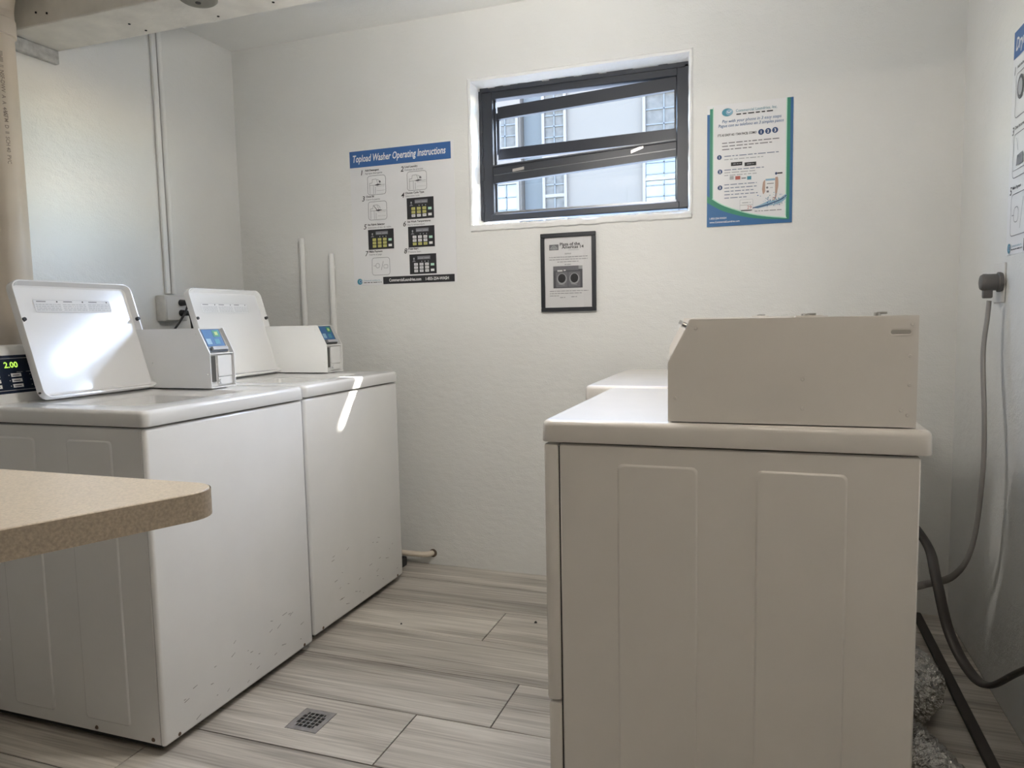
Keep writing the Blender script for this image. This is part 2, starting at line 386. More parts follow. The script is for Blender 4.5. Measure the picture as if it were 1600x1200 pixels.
# upper sash, racked: left side dropped and swung out
us = MB()
TLc, TRc, BLc, BRc = (.586, .112, 1.996), (1.345, .098, 2.026), (.566, .166, 1.834), (1.346, .098, 1.829)
bar(us, TLc, TRc, .05, .022); bar(us, BLc, BRc, .046, .022)
for a, b in ((TLc, BLc), (TRc, BRc)):
    loops(us, [[(a[0]-.007, a[1]-.011, a[2]), (a[0]+.007, a[1]-.011, a[2]), (a[0]+.007, a[1]+.011, a[2]), (a[0]-.007, a[1]+.011, a[2])], [(b[0]-.007, b[1]-.011, b[2]), (b[0]+.007, b[1]-.011, b[2]), (b[0]+.007, b[1]+.011, b[2]), (b[0]-.007, b[1]+.011, b[2])]], True, True, False)
sash = wpart(us, 'upper_sash', BLKF)
hl = MB()
for (p, q) in (((.575, .0725, 1.729), (1.346, .0725, 1.768)), ((.575, .0625, 1.7685), (1.346, .0625, 1.803))): bar(hl, p, q, .0025, .002)
wpart(hl, 'rail_highlight', mat('highlight_grey', (.16, .17, .18), .35, .4))  # painted highlights: thin lighter lines along the middle rail
gp = MB(); gp.add([BLc, BRc, TRc, TLc], [[0, 1, 2], [0, 2, 3]]); wpart(gp, 'pane', GLASS, sash)
for (p, q) in (((.66, .074, 1.743), (.712, .074, 1.749)), ((1.168, .074, 1.773), (1.218, .072, 1.789))):
    lt = MB(); bar(lt, p, q, .012, .006); bar(lt, (p[0], .078, p[2]-.002), (q[0], .078, q[2]-.002), .02, .004); wpart(lt, 'latch', LATCH)
# ------------------------------------------------------------------ timber beam, ledger
bm_ = tag(MB().box(XL+.001, XR-.001, -1.118, -.925, 2.09, H, .004, 1).build('ceiling_beam', WOODP), 'white painted timber beam running across under the ceiling', 'beam')
nh = MB()
for (u, v) in ((57, 20), (74, 21)):
    q = at(u, v, 1, -1.118); nh.cyl((q.x, -1.1195, q.z), (0, -1, 0), .0035, .002, 8)
for (u, v) in ((341, 25), (427, 3), (228, 47), (202, 37)):
    q = at(u, v, 2, 2.09); nh.cyl((q.x, q.y, 2.0895), (0, 0, -1), .004, .002, 8)
nh.build('nail_head', DARK, bm_)
tag(MB().box(XL, XL+.022, -1.135, -.93, 2.043, 2.0895, .003, 1).build('ledger_board', LEDG), 'rough grey ledger board on the wall carrying the beam end', 'board')
# ================================================================== APPLIANCES
def screw(b, c, axis, r=.0045): b.cyl(c, axis, r, .0022, 10, r*.75)
def meter_case(t, m, sgn, xf, y0, y1, z0, L, near_side):
    """coin / card meter case. front at x = xf, runs towards -sgn*x. sgn=+1 front faces +x."""
    h = .195; X = lambda d: xf-sgn*d            # d = distance behind the front
    prof = [(0, 0), (0, .113), (.042, h), (L, h), (L, 0)]
    b = MB(); th = .003
    for (a, c) in ((y0, y0+th), (y1-th, y1)):
        b.prism([(X(d), z0+z) for d, z in prof], a, c, 1)
    b.box(min(X(.05), X(L)), max(X(.05), X(L)), y0+th, y1-th, z0+h-.003, z0+h-.0002)       # roof
    b.box(min(X(L-.003), X(L)), max(X(L-.003), X(L)), y0+th, y1-th, z0, z0+h-.0004)                        # back
    # recessed front: lower face, ledge, slope
    b.prism([(X(.014), z0+.004), (X(.014), z0+.108), (X(.004), z0+.110), (X(.004), z0+.114), (X(.018), z0+.114), (X(.056), z0+h-.003), (X(.06), z0+h-.003), (X(.06), z0+.004)], y0+th, y1-th, 1)
    b.box(min(X(0), X(.02)), max(X(0), X(.02)), y0+th, y1-th, z0, z0+.0038)
    c = b.build('meter_case', m, t)
    # card reader on the slope
    import_dir = Vector((-sgn*.038, 0, .078)).normalized(); nrm = Vector((sgn*.078, 0, .038)).normalized()
    base = Vector((X(.018), (y0+y1)/2, z0+.116))
    def onslope(a0, a1, s0, s1, t0, t1, name, mm):
        q = MB(); vs = []
        for tt in (t0, t1):
            for (yy, ss) in ((a0, s0), (a1, s0), (a1, s1), (a0, s1)): vs.append(base+import_dir*ss+nrm*tt+Vector((0, yy, 0)))
        q.add(vs, [[0, 3, 2, 1], [4, 5, 6, 7], [0, 1, 5, 4], [1, 2, 6, 5], [2, 3, 7, 6], [3, 0, 4, 7]]); return q.build(name, mm, c)
    onslope(-.046, .044, .0, .082, 0, .006, 'card_reader', mat_reader)
    onslope(-.040, .038, .019, .079, .006, .0068, 'reader_label', BLUE2)
    onslope(.004, .034, .052, .076, .0068, .0073, 'reader_logo', GREEN)
    onslope(.012, .026, .058, .070, .0073, .0077, 'reader_mark', mat_mark)
    onslope(-.037, -.016, .026, .046, .0068, .0073, 'reader_text', AQUA)
    onslope(.0, .022, .026, .044, .0068, .0073, 'reader_symbol', TEAL)
    onslope(-.030, .040, .004, .015, .006, .014, 'card_slot', LGREY)
    q = MB(); q.box(min(X(.0135), X(.009)), max(X(.0135), X(.009)), y0+.008, y0+.034, z0+.02, z0+.104); q.build('coin_slot_plate', mat_slot, c)
    q = MB(); q.box(min(X(.014), X(.008)), max(X(.014), X(.008)), y0+.044, y1-.006, z0+.036, z0+.106, .001, 1); q.box(min(X(.014), X(.008)), max(X(.014), X(.008)), y0+.044, y1-.006, z0+.008, z0+.034, .001, 1)
    q.cyl((X(.008), y0+.05, z0+.022), (sgn, 0, 0), .007, .006, 14); q.build('vault_door', m, c)
    yn = y0 if near_side < 0 else y1
    for (d, z) in ((.052, .178), (.014, .045), (.24, .083), (.24, .03), (L-.01, .18), (L-.012, .125), (L-.012, .075), (L-.014, .022), (.40, .03)):
        s = MB(); screw(s, (X(d), yn, z0+z), (0, near_side, 0), .0032); s.build('rivet', m, c)
    return c
mat_reader = mat('reader_body', (.055, .06, .065), .4); mat_slot = mat('slot_plate', (.10, .095, .085), .45, .3); mat_mark = mat('reader_yellow', (.52, .66, .25), .5)
def stamps(t, name, m, spans, y, z0, z1, ny):
    for a, c in spans:
        rings = []
        for off, dp in ((0, 0), (.0026, .0030), (.0042, .0033)):
            rings.append([(x, y+ny*dp, z) for x, z in rrect(a+off, c-off, z0+off, z1-off, .011, 4)])
        if ny > 0: rings = [r[::-1] for r in rings]
        b = MB(); loops(b, rings, False, True, True); b.build(name, m, t)
def appliance_top(t, m, x0, x1, y0, y1, z0, z1, hole=None, name='top_panel'):
    r = .012
    def ring(off, z, rr=.016): return [(x, y, z) for x, y in rrect(x0+off, x1-off, y0+off, y1-off, max(rr-off, .003), 5)]
    rings = [ring(.012, z0+.002), ring(.001, z0), ring(0, z0+.002)]
    for k in range(6):
        g = math.pi/2*k/5; rings.append(ring(r*(1-math.cos(g)), z1-r+r*math.sin(g), .022))
    b = MB()
    if hole:
        hx0, hx1, hy0, hy1 = hole
        def hr(off, z): return [(x, y, z) for x, y in rrect(hx0+off, hx1-off, hy0+off, hy1-off, .035-min(off, .02), 5)]
        rings += [hr(-.02, z1+.0005), hr(-.012, z1-.001), hr(-.002, z1-.010), hr(.0, z1-.014), hr(.012, z1-.020), hr(.014, z1-.09)]
        loops(b, rings)
    else: loops(b, rings, False, True)
    b.add([(x0+.012, y0+.012, z0+.002), (x1-.012, y0+.012, z0+.002), (x1-.012, y1-.012, z0+.002), (x0+.012, y1-.012, z0+.002)], [[0, 1, 2, 3]]) if not hole else None
    return b.build(name, m, t)
D, W, ZT = .65, .65, .900
def make_washer(label, loc):
    t = root('top_load_washer', label, 'washer', loc, 'top-load washers')
    MB().box(-D, -.014, .002, W-.002, .024, .855, .004, 1).build('cabinet', ENW, t)
    MB().box(-.020, 0, 0, W, .022, .855, .010, 3).build('front_panel', ENW, t)
    stamps(t, 'stamped_side_panel', ENW, ((-.533, -.383), (-.268, -.113)), .002, .061, .82, -1)
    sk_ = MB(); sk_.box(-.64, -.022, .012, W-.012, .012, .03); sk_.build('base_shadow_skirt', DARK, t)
    for (x, y) in ((-.06, .06), (-.06, W-.06), (-D+.06, .06), (-D+.06, W-.06)):
        b = MB(); b.cyl((x, y, 0), (0, 0, 1), .02, .014, 14, .016); b.build('foot', RUB, t)
    for c_, a_ in [((x, .002, .038), (0, -1, 0)) for x in (-.04, -.235, -.62)]+[((-.001, y, .034), (1, 0, 0)) for y in (.05, W-.05)]:
        s = MB(); screw(s, c_, a_, .006); s.build('base_screw', mat_rust, t)
    sc = MB()                                                # scuffs on the front panel
    rr = random.Random(label)
    for k in range(26):
        y, z = rr.uniform(.05, W-.05), rr.uniform(.05, .24)*rr.uniform(.5, 1.3); L = rr.uniform(.004, .024); a = rr.uniform(-.3, .6)
        dy, dz = L*math.cos(a), L*math.sin(a); sc.add([(.0006, y, z), (.0006, y+dy, z+dz), (.0006, y+dy, z+dz+.0012), (.0006, y, z+.0018)], [[0, 1, 2, 3]])
    sc.build('scuff_mark', mat_scuff, t)['kind'] = 'stuff'
    tub = MB(); loops(tub, [[(-.30+.235*math.cos(g), .305+.235*math.sin(g), z) for g in [2*math.pi*k/40 for k in range(40)]] for z in (.81, .40)], False, True)
    tub.build('tub', mat_tub, t)
    appliance_top(t, ENW, -D-.004, .006, -.004, W+.004, .859, ZT, (-.485, -.105, .100, .500))
    # console with control panel
    pr = [(-.560, .9), (-.563, .915), (-.590, 1.040), (-.600, 1.058), (-.615, 1.064), (-.648, 1.060), (-.652, .9)]
    con = MB().prism(pr, .012, .500, 1, .004, 2).build('console', ENW, t)
    e = Vector((-.027, 0, .125)).normalized(); n = Vector((.125, 0, .027)).normalized(); o = Vector((-.563, 0, .915))+n*.0012
    def face(y0, y1, s0, s1, lift, name, mm):
        b = MB(); b.add([o+n*lift+e*s+Vector((0, y, 0)) for y, s in ((y0, s0), (y1, s0), (y1, s1), (y0, s1))], [[0, 1, 2, 3]]); return b.build(name, mm, con)
    face(.022, .49, .012, .122, 0, 'control_panel', PANEL)
    fr = MB()
    for (y0, y1, s0, s1) in ((.026, .486, .020, .0215), (.026, .486, .112, .1135)):
        fr.add([o+n*.0004+e*s+Vector((0, y, 0)) for y, s in ((y0, s0), (y1, s0), (y1, s1), (y0, s1))], [[0, 1, 2, 3]])
    fr.build('panel_line', LGREY, con)
    P = Print(o+n*.0006+Vector((0, 0, 0)), (0, 1, 0), e, con)
    P.text('display_digits', LED, 1, '2.00', .078, .086, height=.017, bold=.02)
    for i in range(7):
        for j in range(3):
            y = .03+i*.062; v = .028+j*.0155
            P.rect('button', WHITE, 1, y, v, y+.03, v+.010); P.rect('button_print', MIDG, 2, y+.004, v+.003, y+.024, v+.0055)
            P.ell('indicator', LGREY, 1, y-.006, v+.005, .0017, .0017, 8)
    for i in range(5): P.rect('panel_print', GREY, 1, .11+i*.028, .071, .128+i*.028, .0735)
    P.build()
    # open lid, leaning back
    Lh, ya, yb, dp = .356, .106, .518, .024
    tilt = math.radians(17); hx, hz = -.489, ZT+.004
    def LP(y, s, d): return (hx-math.sin(tilt)*s+math.cos(tilt)*d, y, hz+math.cos(tilt)*s+math.sin(tilt)*d)
    def lr(off, d, rad=.028): return [LP(y, s, d) for y, s in rrect(ya+off, yb-off, off, Lh-off, rad-min(off, .018), 5)]
    b = MB(); loops(b, [lr(.004, -.004), lr(0, 0), lr(0, dp-.003), lr(.0015, dp), lr(.005, dp), lr(.0065, dp-.003), lr(.013, .006), lr(.018, .004)], True, True)
    lid = b.build('lid', LIDM, t)
    for y in (ya+.008, yb-.008):
        q = MB(); c0 = Vector(LP(y, Lh*.66, dp-.006)); q.cyl(c0, Vector((math.cos(tilt), 0, math.sin(tilt))), .0065, .010, 14, .0055); q.build('rubber_bumper', RUB, lid)
    q = MB(); c0 = Vector(LP(ya+.0, .02, dp*.5)); q.cyl(c0, (0, -1, 0), .003, .004, 10); q.build('hinge_pin', RUB, lid); q = MB(); c0 = Vector(LP(yb, .02, dp*.5)); q.cyl(c0, (0, 1, 0), .006, .006, 10); q.build('hinge_pin', RUB, lid)
    PP = Print(LP(0, 0, .0048), (0, 1, 0), Vector((-math.sin(tilt), 0, math.cos(tilt))), lid)
    PP.rect('warning_label', PAPER, 1, ya+.065, Lh-.094, yb-.085, Lh-.055)
    rn = random.Random(3)
    for k in range(3):
        u = ya+.069+k*.087
        PP.rect('label_print', GREY, 2, u+.006, Lh-.0615, u+.036, Lh-.0588); PP.ell('label_print', INK, 2, u+.072, Lh-.0605, .0024, .0024, 10)
        for j in range(4): PP.words('label_print', LGREY, 2, u+.002, u+.082, Lh-.070-j*.0058, .0032, rn)
    PP.line('label_print', LGREY, 2, [(ya+.066, Lh-.093), (yb-.086, Lh-.093), (yb-.086, Lh-.056), (ya+.066, Lh-.056)], .0008, True)
    PP.build()
    meter_case(t, ENW, 1, -.240, .505, .620, ZT+.004, .405, -1)
    return t
mat_rust = mat('rusty_screw', (.16, .11, .08), .6, .5); mat_scuff = mat('scuff', (.16, .155, .15), .8); mat_tub = mat('tub_steel', (.5, .5, .5), .3, .9)
XF, Y1, Y2 = .2403, -1.5483, -.8634
make_washer('white top-load washer with open lid, the one beside the beige counter', (XF, Y1, 0))
make_washer('white top-load washer with open lid, the one beside the back wall', (XF-.017, Y2, 0))
DD, DW = .694, .686
def make_dryer(label, loc):
    t = root('front_load_dryer', label, 'dryer', loc, 'front-load dryers')
    MB().box(.033, DD-.014, .002, DW-.002, .02, .856, .003, 1).build('cabinet', END, t)
    MB().box(0, .0305, 0, DW, .312, .856, .007, 2).build('front_panel', END, t)
    MB().box(.002, .031, .001, DW-.001, .022, .308, .007, 2).build('lower_access_panel', END, t)
    MB().box(.03, .06, .006, DW-.006, .03, .85).build('seam', DARK, t)
    stamps(t, 'stamped_side_panel', END, ((.151, .305), (.410, .565)), .002, .061, .82, -1)
    dr = MB(); dr.prism(rrect(.13, .56, .38, .78, .05, 5), -.016, .001, 0, .005, 2); d = dr.build('door', END, t)
    MB().box(-.036, -.012, .15, .18, .52, .64, .006, 2).build('door_handle', END, d)
    for (x, y) in ((.06, .06), (.06, DW-.06), (DD-.07, .06), (DD-.07, DW-.06)):
        b = MB(); b.cyl((x, y, 0), (0, 0, 1), .02, .022, 14, .016); b.build('foot', RUB, t)
    appliance_top(t, END, -.004, DD+.004, -.004, DW+.004, .860, .9039)
    pr = [(.585, .904), (.605, 1.035), (.62, 1.05), (.672, 1.05), (.682, .904)]
    con = MB().prism(pr, .140, DW-.01, 1, .004, 2).build('console', END, t)
    q = MB(); q.add([(.5862, .15, .916), (.5862, DW-.02, .916), (.6028, DW-.02, 1.025), (.6028, .15, 1.025)], [[0, 1, 2, 3]]); q.build('control_panel', PANEL, con)
    c = meter_case(t, END, -1, .248, .012, .127, .906, .424, -1)
    # finger recess and locks
    b = MB(); y = .012
    def rg(off, dpt): return [(x, y+dpt, z) for x, z in rrect(.628+off, .661-off, 1.068+off, 1.077-off, .0044-off, 4)]
    loops(b, [rg(0, -.0006), rg(-.0012, -.0013), rg(.0008, -.0006)], False, False); b.build('recess_lip', END, c)
    b = MB(); b.add([(x, y-.0005, z) for x, z in rrect(.6288, .6602, 1.0688, 1.0762, .0036, 4)], [list(range(20))]); b.build('finger_recess', mat_recess, c)
    for x in (.495, .612):
        b = MB(); b.cyl((x, .05, 1.101), (0, 0, 1), .006, .006, 14); b.box(x-.002, x+.016, .046, .054, 1.104, 1.1085, .001, 1); b.build('key_lock', CHROME, c)
    b = MB(); b.box(.475, .52, .03, .09, 1.1012, 1.104); b.build('cover_plate', END, c)
    b = MB(); b.cyl((.281, .03, 1.088), (-.9, 0, .43), .006, .008, 14); b.build('reader_lens', CHROME, c)
    return t
mat_recess = mat('recess_enamel', (.40, .38, .35), .5)
DX, DY = 1.267, -1.5304
make_dryer('off-white dryer with stamped side panels standing in front of the foil ducts', (DX, DY, 0))
make_dryer('off-white dryer standing between the other dryer and the back wall', (1.178, -.785, 0))
# ================================================================== COUNTER
ct = root('counter', 'beige speckled laminate counter with a rounded corner', 'counter', (.3, -2.4, 0))
pts = [(XL+.002, -2.113), (.90, -2.113)]
A, B_, C_ = Vector((.84, -2.113)), Vector((1.0, -2.113)), Vector((.872, -2.395))
d1, d2 = (A-B_).normalized(), (C_-B_).normalized(); rad = .045
half = d1.angle(d2)/2; k = rad/math.tan(half); ctr = B_+(d1+d2).normalized()*(rad/math.sin(half))
s0 = B_+d1*k; s1 = B_+d2*k
a0 = math.atan2(s0.y-ctr.y, s0.x-ctr.x); a1 = math.atan2(s1.y-ctr.y, s1.x-ctr.x)
while a1 > a0: a1 -= 2*math.pi
arc = [(ctr.x+rad*math.cos(a0+(a1-a0)*i/10), ctr.y+rad*math.sin(a0+(a1-a0)*i/10)) for i in range(11)]
poly = [(XL+.002, -2.113)]+arc+[(.872-.158, -2.395-.35), (XL+.002, -2.745)]
b = MB().prism([(x-.3, y+2.4) for x, y in poly], .847, .885, 2, .0012, 1); b.build('countertop', LAM, ct)
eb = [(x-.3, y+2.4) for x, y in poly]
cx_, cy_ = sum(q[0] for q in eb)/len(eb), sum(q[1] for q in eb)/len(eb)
band = MB(); loops(band, [[(x, y, z) for x, y in [(q[0]+.0012*(1 if q[0] > cx_ else 0), q[1]+(.0012 if q[1] > cy_ else -.0012)) for q in eb]] for z in (.8475, .8835)], False, False); band.build('edge_shade_band', LAM_SHADE, ct)  # strip round the edge with the shade put into its colour
for x in (-.98, -.35): MB().box(x, x+.03, -.28, .22, 0, .8465, .002, 1).build('support_panel', LAM, ct)
# ================================================================== PIPES, CONDUITS, OUTLETS
# big PVC drain stack behind the washers
px, py = XL+.075, -1.205
pv = root('pvc_drain_stack', 'large beige PVC drain pipe standing in the corner behind the washers', 'pipe', (px, py, 0))
b = MB(); b.cyl((0, 0, 0), (0, 0, 1), .0572, 2.11, 32); b.build('pipe', PVC, pv)
b = MB(); loops(b, [[(r*math.cos(2*math.pi*k/32), r*math.sin(2*math.pi*k/32), z) for k in range(32)] for r, z in ((.0572, 2.036), (.0625, 2.038), (.064, 2.044), (.064, 2.088), (.061, 2.091), (.0585, 2.092))]); b.build('coupling', PVC, pv)
b = MB(); b.tube([(0, 0, 2.08), (0, 0, 2.13), (.03, -.01, 2.18), (.09, -.03, 2.24), (.22, -.075, 2.34)], .062, 24, 6); b.build('bend', PVC, pv)
b = MB(); b.tube([(.012, -.03, 2.19), (.06, -.10, 2.22), (.16, -.2, 2.27)], .064, 24, 6); b.build('branch', PVC, pv)
rn = random.Random(5)
tp = MB()
def pipe_text(s, z, ang, hgt):
    vs, fs = text_geo(s, .01)
    k = hgt/.72; tp.add([(.0576*math.cos(ang+(v[1]*k)/.0576), .0576*math.sin(ang+(v[1]*k)/.0576), z-v[0]*k) for v in vs], fs)
pipe_text('IIIHIII  ||  NSF-DWV  A  A  4 IN', 1.98, -.45, .011); pipe_text('ASTM  D  II  SCH 40  PVC', 1.80, -.42, .011)
tp.build('printed_marking', mat('pipe_ink', (.28, .22, .18), .6), pv)
# conduit down to the outlet box on the left wall
cy = -.4735
cn = root('wall_conduit', 'white painted twin conduit running down the left wall to the outlet box', 'conduit', (XL, cy, 1.24))
MB().cyl((.013, .016, .005), (0, 0, 1), .0105, H-1.24-.006, 16).build('tube', PVCP, cn)
MB().box(.0005, .013, -.024, .003, .005, H-1.24-.001, .003, 1).build('raceway', PVCP, cn)
ob = root('outlet_box', 'surface mounted outlet box with two black plugs on the left wall', 'outlet', (XL, -.487, 1.13))
MB().box(.0005, .052, -.062, .062, 0, .108, .006, 2).build('box', BOXM, ob)
b = MB().box(.052, .055, -.055, .055, .004, .104, .002, 1); fp = b.build('face_plate', PLATE, ob)
b = MB()
for z in (.033, .076): b.cyl((.055, .02, z), (1, 0, 0), .0165, .0012, 20)
b.build('socket', PLATE, fp)
for z, lab, end in ((1.163, 'black plug and cord in the lower socket of the outlet box', (-.63, -.43, .62)), (1.206, 'black plug and cord in the upper socket of the outlet box', (-.63, -1.0, .5))):
    pl = root('power_cord', lab, 'power cord', (XL+.0563, -.467, z), 'black washer cords')
    b = MB(); b.cyl((0, 0, 0), (1, 0, 0), .014, .026, 16, .012); b.box(.02, .034, -.011, .011, -.012, .010, .004, 2); b.build('plug', RUB, pl)
    b = MB(); e = Vector(end)-Vector(pl.location); b.tube([(.03, .0, -.004), (.045, e.y*.02, -.014), (.05, e.y*.10, -.07), (.045, e.y*.35, -.22), (e.x*.8, e.y*.7, e.z*.8), e], .0045, 10, 6); b.build('cord', RUB, pl)
# stub pipes on the back wall above the far washer
for (u, v, lab) in ((475, 395, 'white painted stub pipe on the back wall, the taller one'), (521, 417, 'white painted stub pipe on the back wall, the shorter one nearer the washer poster')):
    x, z = wp(u, v); x2, z2 = wp(u+2.5, v+52)
    sp = root('stub_pipe', lab, 'pipe', (x, 0, 0), 'painted stub pipes')
    b = MB(); b.tube([(0, -.0145, .3), (0, -.0145, z-.02), (0, -.0125, z-.006), (0, -.002, z)], .0128, 16, 5); b.build('pipe', PVCP, sp)
    MB().cyl((0, -.0145, z2-.012), (0, 0, 1), .0145, .02, 18).build('collar', PVCP, sp)
# drain stub low on the back wall
dp = root('wall_drain_pipe', 'pale pipe stub with rusty flange entering the back wall near the floor', 'pipe', (.262, 0, .052))
b = MB(); b.tube([(-.30, -.05, .004), (-.10, -.045, .003), (-.03, -.035, .001), (-.008, -.018, 0), (0, -.0005, 0)], .0125, 16, 6); b.build('pipe', PVC, dp)
b = MB(); b.cyl((0.004, -.001, 0), (0, -1, 0), .0185, .004, 20); b.build('flange', mat('rusty_flange', (.17, .13, .10), .8), dp)
b = MB(); b.cyl((-.042, -.0365, .0005), (1, .4, 0), .0135, .006, 14); b.build('clamp', CHROME, dp)
tag(MB().box(.06, .155, -.10, -.045, .0, .042, .006, 2).build('black_block', RUB), 'small black block on the floor behind the far washer', 'block')
# ceiling fixture on the beam
cf = root('round_ceiling_fixture', 'round grey fixture mounted under the painted beam', 'ceiling fixture', (.075, -1.092, 2.09))
b = MB(); loops(b, [[(r*math.cos(2*math.pi*k/28), r*math.sin(2*math.pi*k/28), z) for k in range(28)] for r, z in ((.056, -.0005), (.056, -.008), (.052, -.012), (.045, -.016), (.03, -.018))], False, True); b.build('housing', DETM, cf)
MB().cyl((0, 0, -.0180), (0, 0, -1), .008, .002, 16).build('centre_cap', RUB, cf)
# floor drain
fd = root('floor_drain', 'square metal floor drain with a round pattern of slots', 'floor drain', ((DR[0]+DR[1])/2, (DR[2]+DR[3])/2, 0))
hw = (DR[1]-DR[0])/2-.0012; hh = (DR[3]-DR[2])/2-.0012
b = MB(); nseg = 5; cell = .0118; web = .0026
holes = {(i, j) for i in range(-2, 3) for j in range(-2, 3)}
pt = cell+web
xs = [-hw]+sorted([i*pt+s*cell/2 for i in range(-2, 3) for s in (-1, 1)])+[hw]; ys = [-hh]+xs[1:-1]+[hh]
for i in range(len(xs)-1):
    for j in range(len(ys)-1):
        if i % 2 == 1 and j % 2 == 1:
            ci, cj = (i-1)//2-2, (j-1)//2-2
            if abs(ci) == 2 and abs(cj) == 2:
                b.box(xs[i]+(cell*.5 if ci < 0 else -0)*0, xs[i+1]-0, ys[j], ys[j+1], -.0025, -.0005) if False else None
                x0_, x1_ = (xs[i], xs[i]+cell*.5) if ci < 0 else (xs[i+1]-cell*.5, xs[i+1])
                b.box(x0_, x1_, ys[j], ys[j+1], -.0025, .0004)
            continue
        b.box(xs[i], xs[i+1], ys[j], ys[j+1], -.0025, .0004)
b.build('grate', STEEL, fd)
MB().box(-hw-.0008, hw+.0008, -hh-.0008, hh+.0008, -.0029, -.0026).build('sump', DARK, fd)
# right wall outlet, cords and ducts
yo = -.486
op = root('outlet_plate', 'white outlet plate on the right wall behind the grey dryer plug', 'outlet', (XR, yo, 1.184))
MB().box(-.006, -.0003, -.052, .052, -.056, .056, .003, 2).build('plate', PLATE, op)
q0 = at(1550, 441, 0, XR-.03)
pc = root('power_cord', 'grey flat dryer cord plugged into the right wall outlet', 'power cord', (XR-.0065, q0.y, q0.z), None)
b = MB(); loops(b, [[(-x, r*math.cos(2*math.pi*k/24), r*math.sin(2*math.pi*k/24)) for k in range(24)] for r, x in ((.026, 0), (.028, .004), (.028, .010), (.0235, .012), (.0235, .036), (.024, .038), (.024, .046), (.020, .052), (.012, .054))], True, True)
b.box(-.046, -.022, -.010, .010, -.045, -.018, .004, 2); b.build('plug', PLUGG, pc)
def rel(o, pts): return [Vector(q)-Vector(o.location) for q in pts]
cp = [at(1545.5, 470, 0, XR-.043), at(1543, 495, 0, XR-.045)]+[at(u, v, 0, x) for u, v, x in ((1536, 555, 2.268), (1538, 660, 2.262), (1535, 745, 2.258), (1520, 850, 2.25), (1492, 898, 2.235), (1450, 912, 2.215))]+[Vector((2.08, -.32, .19)), Vector((1.875, -.36, .2))]
b = MB(); b.tube(rel(pc, cp), .0125, 14, 8, .45, up=(0, 1, 0)); b.build('cord', CORDG, pc)
pc2 = root('power_cord', 'dark brown dryer cord looping down behind the dryer beside the foil ducts', 'power cord', (2.1, -1.0, 0))
c2 = [Vector((1.965, -.85, .62)), Vector((2.03, -.72, .58))]+[at(u, v, 0, x) for u, v, x in ((1448, 850, 2.115), (1463, 905, 2.12), (1482, 985, 2.14), (1512, 1045, 2.17), (1545, 1071, 2.20), (1600, 1047, 2.25))]+[Vector((XR-.03, -1.32, .48)), Vector((XR-.008, -1.4, .52))]
b = MB(); b.tube(rel(pc2, c2), .0145, 14, 8, .5, up=(0, .3, 1)); b.build('cord', CORDB, pc2)
op2 = MB().box(XR-.007, XR-.0003, -1.47, -1.36, .46, .58, .003, 2).build('outlet_plate', PLATE); tag(op2, 'white outlet plate low on the right wall where the brown cord ends', 'outlet')
def duct(pts, r, lab):
    t = root('foil_duct', lab, 'duct', (2.0, -.9, 0)); b = MB(); b.tube(rel(t, pts), r, 26, 12, 1, .075); b.build('duct_tube', FOIL, t)
duct([(1.972, -.88, .10), (2.03, -.865, .10), (2.075, -.79, .095), (2.078, -.70, .09), (2.05, -.60, .085), (2.045, -.4, .085), (2.045, -.12, .085)], .072, 'crinkled silver foil duct bulging out low behind the dryer')
duct([(1.972, -1.02, .09), (2.02, -1.035, .075), (2.062, -1.10, .058), (2.10, -1.25, .054), (2.125, -1.5, .054), (2.11, -2.0, .054)], .05, 'crinkled silver foil duct lying flat on the floor beside the dark strip')
# bits of dirt on the floor
for (u, v, r_, lab) in ((837, 973, .006, 'larger black crumb on the planks near the dryers'), (627, 975, .004, 'tiny black crumb on the planks near the far washer')):
    q = at(u, v, 2, 0); b = MB(); b.cyl((q.x, q.y, 0), (0, 0, 1), r_, r_*.9, 7, r_*.5)
    tag(b.build('dirt_speck', DARK), lab, 'crumb', 'crumbs on the floor')
# ================================================================== POSTERS
def poster(name, label, o, U, w_, h_, loc):
    t = root(name, label, 'poster', loc); U = Vector(U); V = Vector((0, 0, 1)); N = U.cross(V)
    b = MB(); vs = []
    n = 8
    for k in (0.0003, .0011):
        for i in range(n+1):
            for j in (0, 1):
                u = w_*i/n; vs.append(U*u+V*(h_*j)+N*(k+.0006*math.sin(i*1.9)**2*(1-j)))
    m = (n+1)*2
    b.add(vs, [[m+2*i, m+2*i+2, m+2*i+3, m+2*i+1] for i in range(n)]+[[2*i+1, 2*i+3, 2*i+2, 2*i] for i in range(n)]+[[2*i, 2*i+2, m+2*i+2, m+2*i] for i in range(n)]+[[2*i+1, m+2*i+1, m+2*i+3, 2*i+3] for i in range(n)]+[[0, m, m+1, 1], [2*n+1, m+2*n+1, m+2*n, 2*n]])
    b.build('sheet', PAPER, t)
    return t, Print(N*.0018, U, V, t)
def instructions(P, title, steps, c, kind):
    """large instruction sheet: c maps crop pixels of the washer poster to (u, v)"""
    P.rect('banner', BLUE, 1, .0, .527, .4985, .599)
    P.text('title', WHITE, 2, title[0], .017, .551, width=.458*title[1], height=.031, bold=.018, shear=.22)
    for i, (cx, cy, big, small) in enumerate(steps):
        u, v = c(cx, cy)
        P.text('step_number', INK, 2, str(i+1), u-.008, v-.012, height=.023, bold=.006, shear=.2)
        P.text('step_title', INK, 2, big, u+.013, v+.003, height=.0082, bold=.025)
        P.text('step_subtitle', GREY, 2, small, u+.013, v-.010, height=.0078)
    return P
def c1f(ox, oz):
    def c(cx, cy):
        x, z = wp(530+.21672*cx, 200+.21667*cy); return x-ox, z-oz
    return c
OX, OZ = -.092, 1.275
c1 = c1f(OX, OZ)
